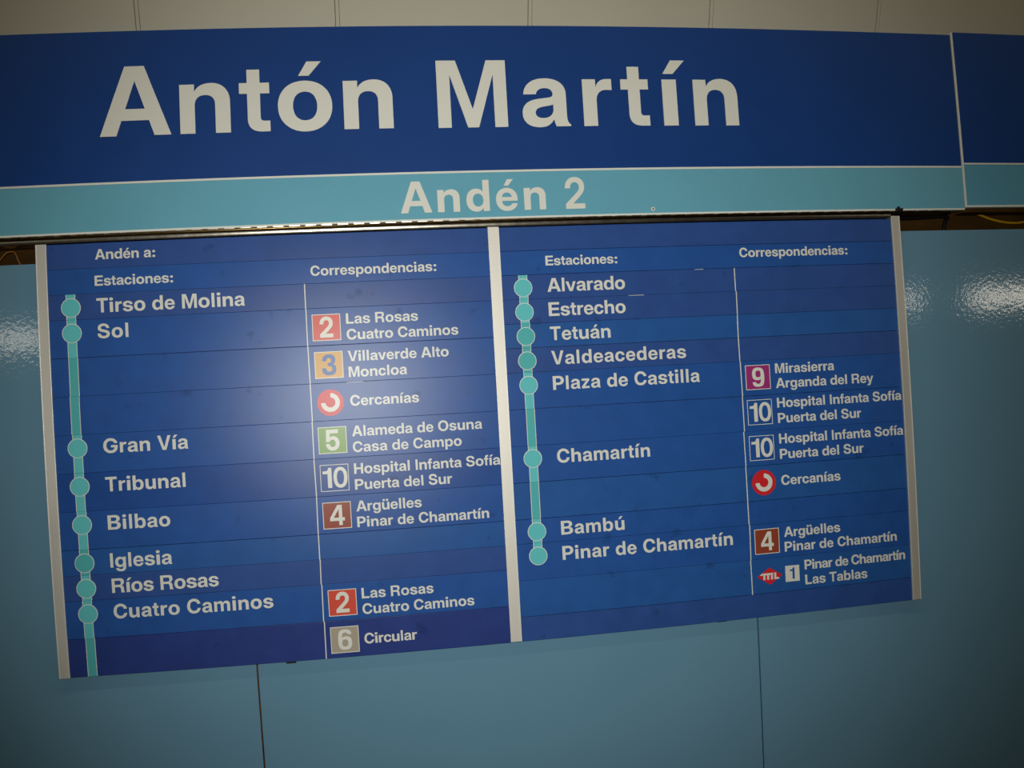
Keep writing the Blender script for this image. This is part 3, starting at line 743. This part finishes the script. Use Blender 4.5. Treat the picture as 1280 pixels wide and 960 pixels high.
def light_rail(slat):
    """red lozenge with slanting white letters m and L."""
    cx, cz, hw, hh = 0.9287, 1.1517, 0.0316, 0.0202
    bm = bmesh.new()
    flat_poly(bm, [(cx - hw, cz), (cx, cz - hh), (cx + hw, cz), (cx, cz + hh)], Y - 0.0007, 0.001, 0)
    ob('tram_emblem', bm, m_ren, slat, label='red lozenge with white m and L')
    bm = bmesh.new()
    zb, zt = cz - 0.0082, cz + 0.0072
    flat_poly(bm, [(cx - 0.0245, zt - 0.0046), (cx + 0.0075, zt - 0.0046), (cx + 0.0090, zt), (cx - 0.0205, zt)], Y - 0.0013, 0.0008)
    for xo in (-0.0165, -0.0070, 0.0025):
        flat_poly(bm, [(cx + xo, zb), (cx + xo + 0.0050, zb), (cx + xo + 0.0050, zt - 0.0044), (cx + xo, zt - 0.0044)], Y - 0.0013, 0.0008)
    flat_poly(bm, [(cx + 0.0110, zb), (cx + 0.0245, zb), (cx + 0.0210, zb + 0.0044), (cx + 0.0158, zb + 0.0044), (cx + 0.0158, zt), (cx + 0.0110, zt)], Y - 0.0013, 0.0008)
    ob('lettering', bm, m_print, slat)


def slat(col, i, x0, x1, ztop, zbot, tone, label):
    bm = bmesh.new()
    dy = random.uniform(-0.00035, 0.00035)
    gap = random.choice((0.0002, 0.0002, 0.0004, 0.0007))
    box(bm, x0, x1, Y + dy, 0.0085, zbot + gap, ztop - 0.0002, 0, 0.0004)
    return ob('slat', bm, SLAT[tone], board, label=label)


def route(s, x, z0, z1, deep):
    bm = bmesh.new()
    w, e = 0.0204, 0.0014
    box(bm, x - w / 2, x - w / 2 + e, Y - 0.0006, Y + 0.0004, z0, z1, 1)
    box(bm, x + w / 2 - e, x + w / 2, Y - 0.0006, Y + 0.0004, z0, z1, 1)
    box(bm, x - w / 2 + e, x + w / 2 - e, Y - 0.0006, Y + 0.0004, z0, z1, 0)
    ob('route_line', bm, [m_line2 if deep else m_line, m_print], s)


def dot(s, x, z, deep):
    bm = bmesh.new()
    flat_poly(bm, ring_pts(x, z, 0.0208, 56), Y - 0.0010, 0.0012, 1)
    flat_poly(bm, ring_pts(x, z, 0.0193, 56), Y - 0.0014, 0.0010, 0)
    ob('station_dot', bm, [m_line2 if deep else m_line, m_print], s)


def rule(s, x, z0, z1):
    bm = bmesh.new()
    x += random.uniform(-0.0010, 0.0010)
    t = random.uniform(-0.0006, 0.0006)
    flat_poly(bm, [(x - 0.0011 - t, z0), (x + 0.0011 - t, z0), (x + 0.0011 + t, z1), (x - 0.0011 + t, z1)], Y - 0.0006, 0.0010)
    ob('column_rule', bm, m_print, s)


def name_on(s, kind, *lines):
    for l in lines:
        letters('lettering', [l], m_print, Y - LIFT - 0.0006, 0.0010, s, n=4)


# left column: (height in units, tone, station, [connection lines], badge)
XL, XCL, XBL = -0.5370, -0.0090, -0.0815
LEFT = [
    (1.0, 'b', None, None, None, 0),
    (1.0, 'a', None, None, None, 0),
    (1.0, 'b', ('Tirso de Molina', 0.3140), (), None, 0),
    (1.5, 'a', ('Sol', 0.0648), (('Las Rosas', 0.1566), ('Cuatro Caminos', 0.2435)), '2', 0),
    (1.5, 'a', None, (('Villaverde Alto', 0.2197), ('Moncloa', 0.1267)), '3', 1),
    (1.5, 'a', None, (('Cercanías', 0.1493),), 'rail', 1),
    (1.5, 'a', ('Gran Vía', 0.1790), (('Alameda de Osuna', 0.2847), ('Casa de Campo', 0.2374)), '5', 0),
    (1.5, 'c', ('Tribunal', 0.1686), (('Hospital Infanta Sofía', 0.3205), ('Puerta del Sur', 0.2115)), '10', 0),
    (1.5, 'a', ('Bilbao', 0.1315), (('Argüelles', 0.1421), ('Pinar de Chamartín', 0.2888)), '4', 0),
    (1.0, 'd', ('Iglesia', 0.1304), (), None, 1),
    (1.0, 'b', ('Ríos Rosas', 0.2255), (), None, 0),
    (1.5, 'a', ('Cuatro Caminos', 0.3381), (('Las Rosas', 0.1567), ('Cuatro Caminos', 0.2450)), '2', 0),
    (1.5, 'e', None, (('Circular', 0.1144),), '6', 1),
]
XR, XCR, XBR = 0.4395, 0.9693, 0.8950
RIGHT = [
    (1.0, 'b', None, None, None, 0),
    (1.0, 'a', None, None, None, 0),
    (1.0, 'b', ('Alvarado', 0.1795), (), None, 0),
    (1.0, 'b', ('Estrecho', 0.1775), (), None, 0),
    (1.0, 'd', ('Tetuán', 0.1388), (), None, 1),
    (1.0, 'b', ('Valdeacederas', 0.3140), (), None, 1),
    (1.5, 'a', ('Plaza de Castilla', 0.3437), (('Mirasierra', 0.1506), ('Arganda del Rey', 0.2510)), '9', 0),
    (1.5, 'a', None, (('Hospital Infanta Sofía', 0.3230), ('Puerta del Sur', 0.2135)), '10', 1),
    (1.5, 'a', ('Chamartín', 0.2151), (('Hospital Infanta Sofía', 0.3229), ('Puerta del Sur', 0.2147)), '10', 0),
    (1.5, 'd', None, (('Cercanías', 0.1508),), 'rail', 1),
    (1.0, 'a', ('Bambú', 0.1460), (), None, 0),
    (1.5, 'a', ('Pinar de Chamartín', 0.4020), (('Argüelles', 0.1433), ('Pinar de Chamartín', 0.2911)), '4', 0),
    (1.5, 'd', None, (('Pinar de Chamartín', 0.2633), ('Las Tablas', 0.1610)), 'tram', 0),
    (1.0, 'b', None, None, None, 0),
]


def build_column(rows, col):
    left = col == 'L'
    x0, x1 = (-0.6380, 0.3120) if left else (0.3372, 1.2957)
    xs, xc, xb = (XL, XCL, XBL) if left else (XR, XCR, XBR)
    xline = -0.5912 if left else 0.3846
    xrule = -0.0934 if left else 0.8838
    z = TOP
    for i, (h, tone, st, conn, bdg, deep) in enumerate(rows):
        zb = z - h * U
        words_ = ([st[0]] if st else []) + [c[0] for c in (conn or ())]
        lab = None
        if i == 0:
            lab = 'top slat of the left column' if left else 'top slat of the right column, blank'
        elif i == 1:
            lab = 'heading slat of the %s column' % ('left' if left else 'right')
        elif not words_:
            lab = 'blank bottom slat'
        elif st:
            lab = 'slat lettered %s in the %s column' % (st[0], 'left' if left else 'right')
        else:
            lab = 'slat lettered %s in the %s column' % (conn[0][0], 'left' if left else 'right')
        s = slat(col, i, x0, x1, z, zb, tone, lab)
        # route line, dots and column rule
        if left and i >= 2:
            route(s, xline + random.uniform(-0.0008, 0.0008), zb + 0.0002, z - (0.0002 if i > 2 else 0.0), deep)
        if not left and 2 <= i <= 11:
            route(s, xline + random.uniform(-0.0006, 0.0006), (z - 0.56 * U) if i == 11 else zb + 0.0002, z - 0.0002, deep)
        if st:
            dot(s, xline, z - 0.525 * U, deep)
        if (left and i >= 2) or (not left and 2 <= i <= 12):
            rule(s, xrule, zb + 0.0002, z - 0.0002)
        # lettering
        off = 0.0 if left else 0.0012
        ln = []
        if left and i == 0:
            ln = [('Andén a:', -0.5362, 0.1274, zb + 0.0182, CAP_HD)]
        elif left and i == 1:
            ln = [('Estaciones:', -0.5389, 0.1658, zb + 0.0160, CAP_HD), ('Correspondencias:', -0.0802, 0.2740, zb + 0.0165, CAP_HD)]
        elif not left and i == 1:
            ln = [('Estaciones:', 0.4386, 0.1659, zb + 0.0195, CAP_HD), ('Correspondencias:', 0.8987, 0.2757, zb + 0.0244, CAP_HD)]
        if st:
            dz = {1.0: 0.0130, 1.5: 0.0395}[h] + (0.0015 if not left and h == 1.0 else 0.0)
            ln.append((st[0], xs, st[1], zb + dz, CAP_ST))
        if conn:
            up, lo = (0.0447, 0.0103) if left else {6: (0.0492, 0.0148), 7: (0.0506, 0.0147), 8: (0.0480, 0.0124), 11: (0.0468, 0.0121), 12: (0.0468, 0.0117)}.get(i, (0.0325, 0))
            cx = xc if bdg != 'tram' else 1.0172
            if len(conn) == 2:
                ln.append((conn[0][0], cx, conn[0][1], zb + up, CAP_CO))
                ln.append((conn[1][0], cx, conn[1][1], zb + lo, CAP_CO))
            else:
                one = (0.0294 if i == 5 else 0.0266) if left else 0.0325
                ln.append((conn[0][0], cx, conn[0][1], zb + one, CAP_CO))
        if ln:
            name_on(s, None, *ln)
        # places where the edge of a slat is chipped white
        for side, k, chip0, chip1 in (('L', 5, -0.0151, 0.0230), ('R', 2, 0.7850, 0.8100), ('R', 3, 0.6248, 0.6644)):
            if side == col and k == i:
                bm = bmesh.new()
                flat_poly(bm, [(chip0, z - 0.0012), (chip1, z - 0.0010), (chip1 - 0.004, z - 0.0001), (chip0 + 0.003, z - 0.0003)], Y - 0.0007, 0.001)
                ob('chipped_edge', bm, m_print, s)
        # badges
        if bdg == 'rail':
            cercanias(s, *((-0.0516, zb + 0.0388, 0.0287) if left else (0.9257, zb + 0.0415, 0.0296)))
        elif bdg == 'tram':
            light_rail(s)
            badge(s, '1', 0.9681, 1.0034, zb + 0.0222, zb + 0.0597)
        elif bdg:
            lo, hi = (0.0102, 0.0680) if left else {6: (0.0137, 0.0711), 7: (0.0136, 0.0720), 8: (0.0123, 0.0697)}.get(i, (0.0111, 0.0697))
            bx = xb + random.uniform(-0.001, 0.001)
            badge(s, bdg, bx, bx + 0.0613, zb + lo, zb + hi)
        z = zb


build_column(LEFT, 'L')
build_column(RIGHT, 'R')


# ------------------------------------------------------------------ loose cables in the dark gap behind the signs
def cable(name, pts, r, mat, label):
    bm = bmesh.new()
    tube(bm, pts, r)
    o = ob(name, bm, mat, smooth=True)
    o['label'] = label
    o['category'] = 'cable'
    return o


cable('yellow_cable', [(1.5267, 0.09, 2.0478), (1.5725, 0.09, 2.0173), (1.6152, 0.09, 2.0007), (1.6433, 0.09, 1.991), (1.6787, 0.09, 1.9835), (1.7102, 0.09, 1.9809), (1.7399, 0.09, 1.9832), (1.832, 0.09, 1.9969), (1.9541, 0.09, 2.0376)],
      0.0034, m_yellow, 'bright yellow cable sagging below the blank sign at the right')
cable('black_cable', [(1.3231, 0.09, 2.002), (1.3536, 0.09, 2.001), (1.3869, 0.09, 1.9969), (1.4351, 0.09, 1.998), (1.4789, 0.09, 2.0005), (1.5108, 0.09, 1.999), (1.5045, 0.09, 1.9873), (1.4992, 0.09, 1.968), (1.4961, 0.09, 1.9359)],
      0.0050, m_black, 'dark cable bending down through the gap right of the line board')
cable('tan_cable', [(-0.80, 0.06, 1.944), (-0.762, 0.055, 1.957), (-0.745, 0.05, 1.9710), (-0.7379, 0.05, 1.9768), (-0.7258, 0.05, 1.9780), (-0.7191, 0.05, 1.9715), (-0.714, 0.055, 1.955), (-0.70, 0.06, 1.93)],
      0.0016, m_amber, 'thin tan cable looped in the gap left of the line board')
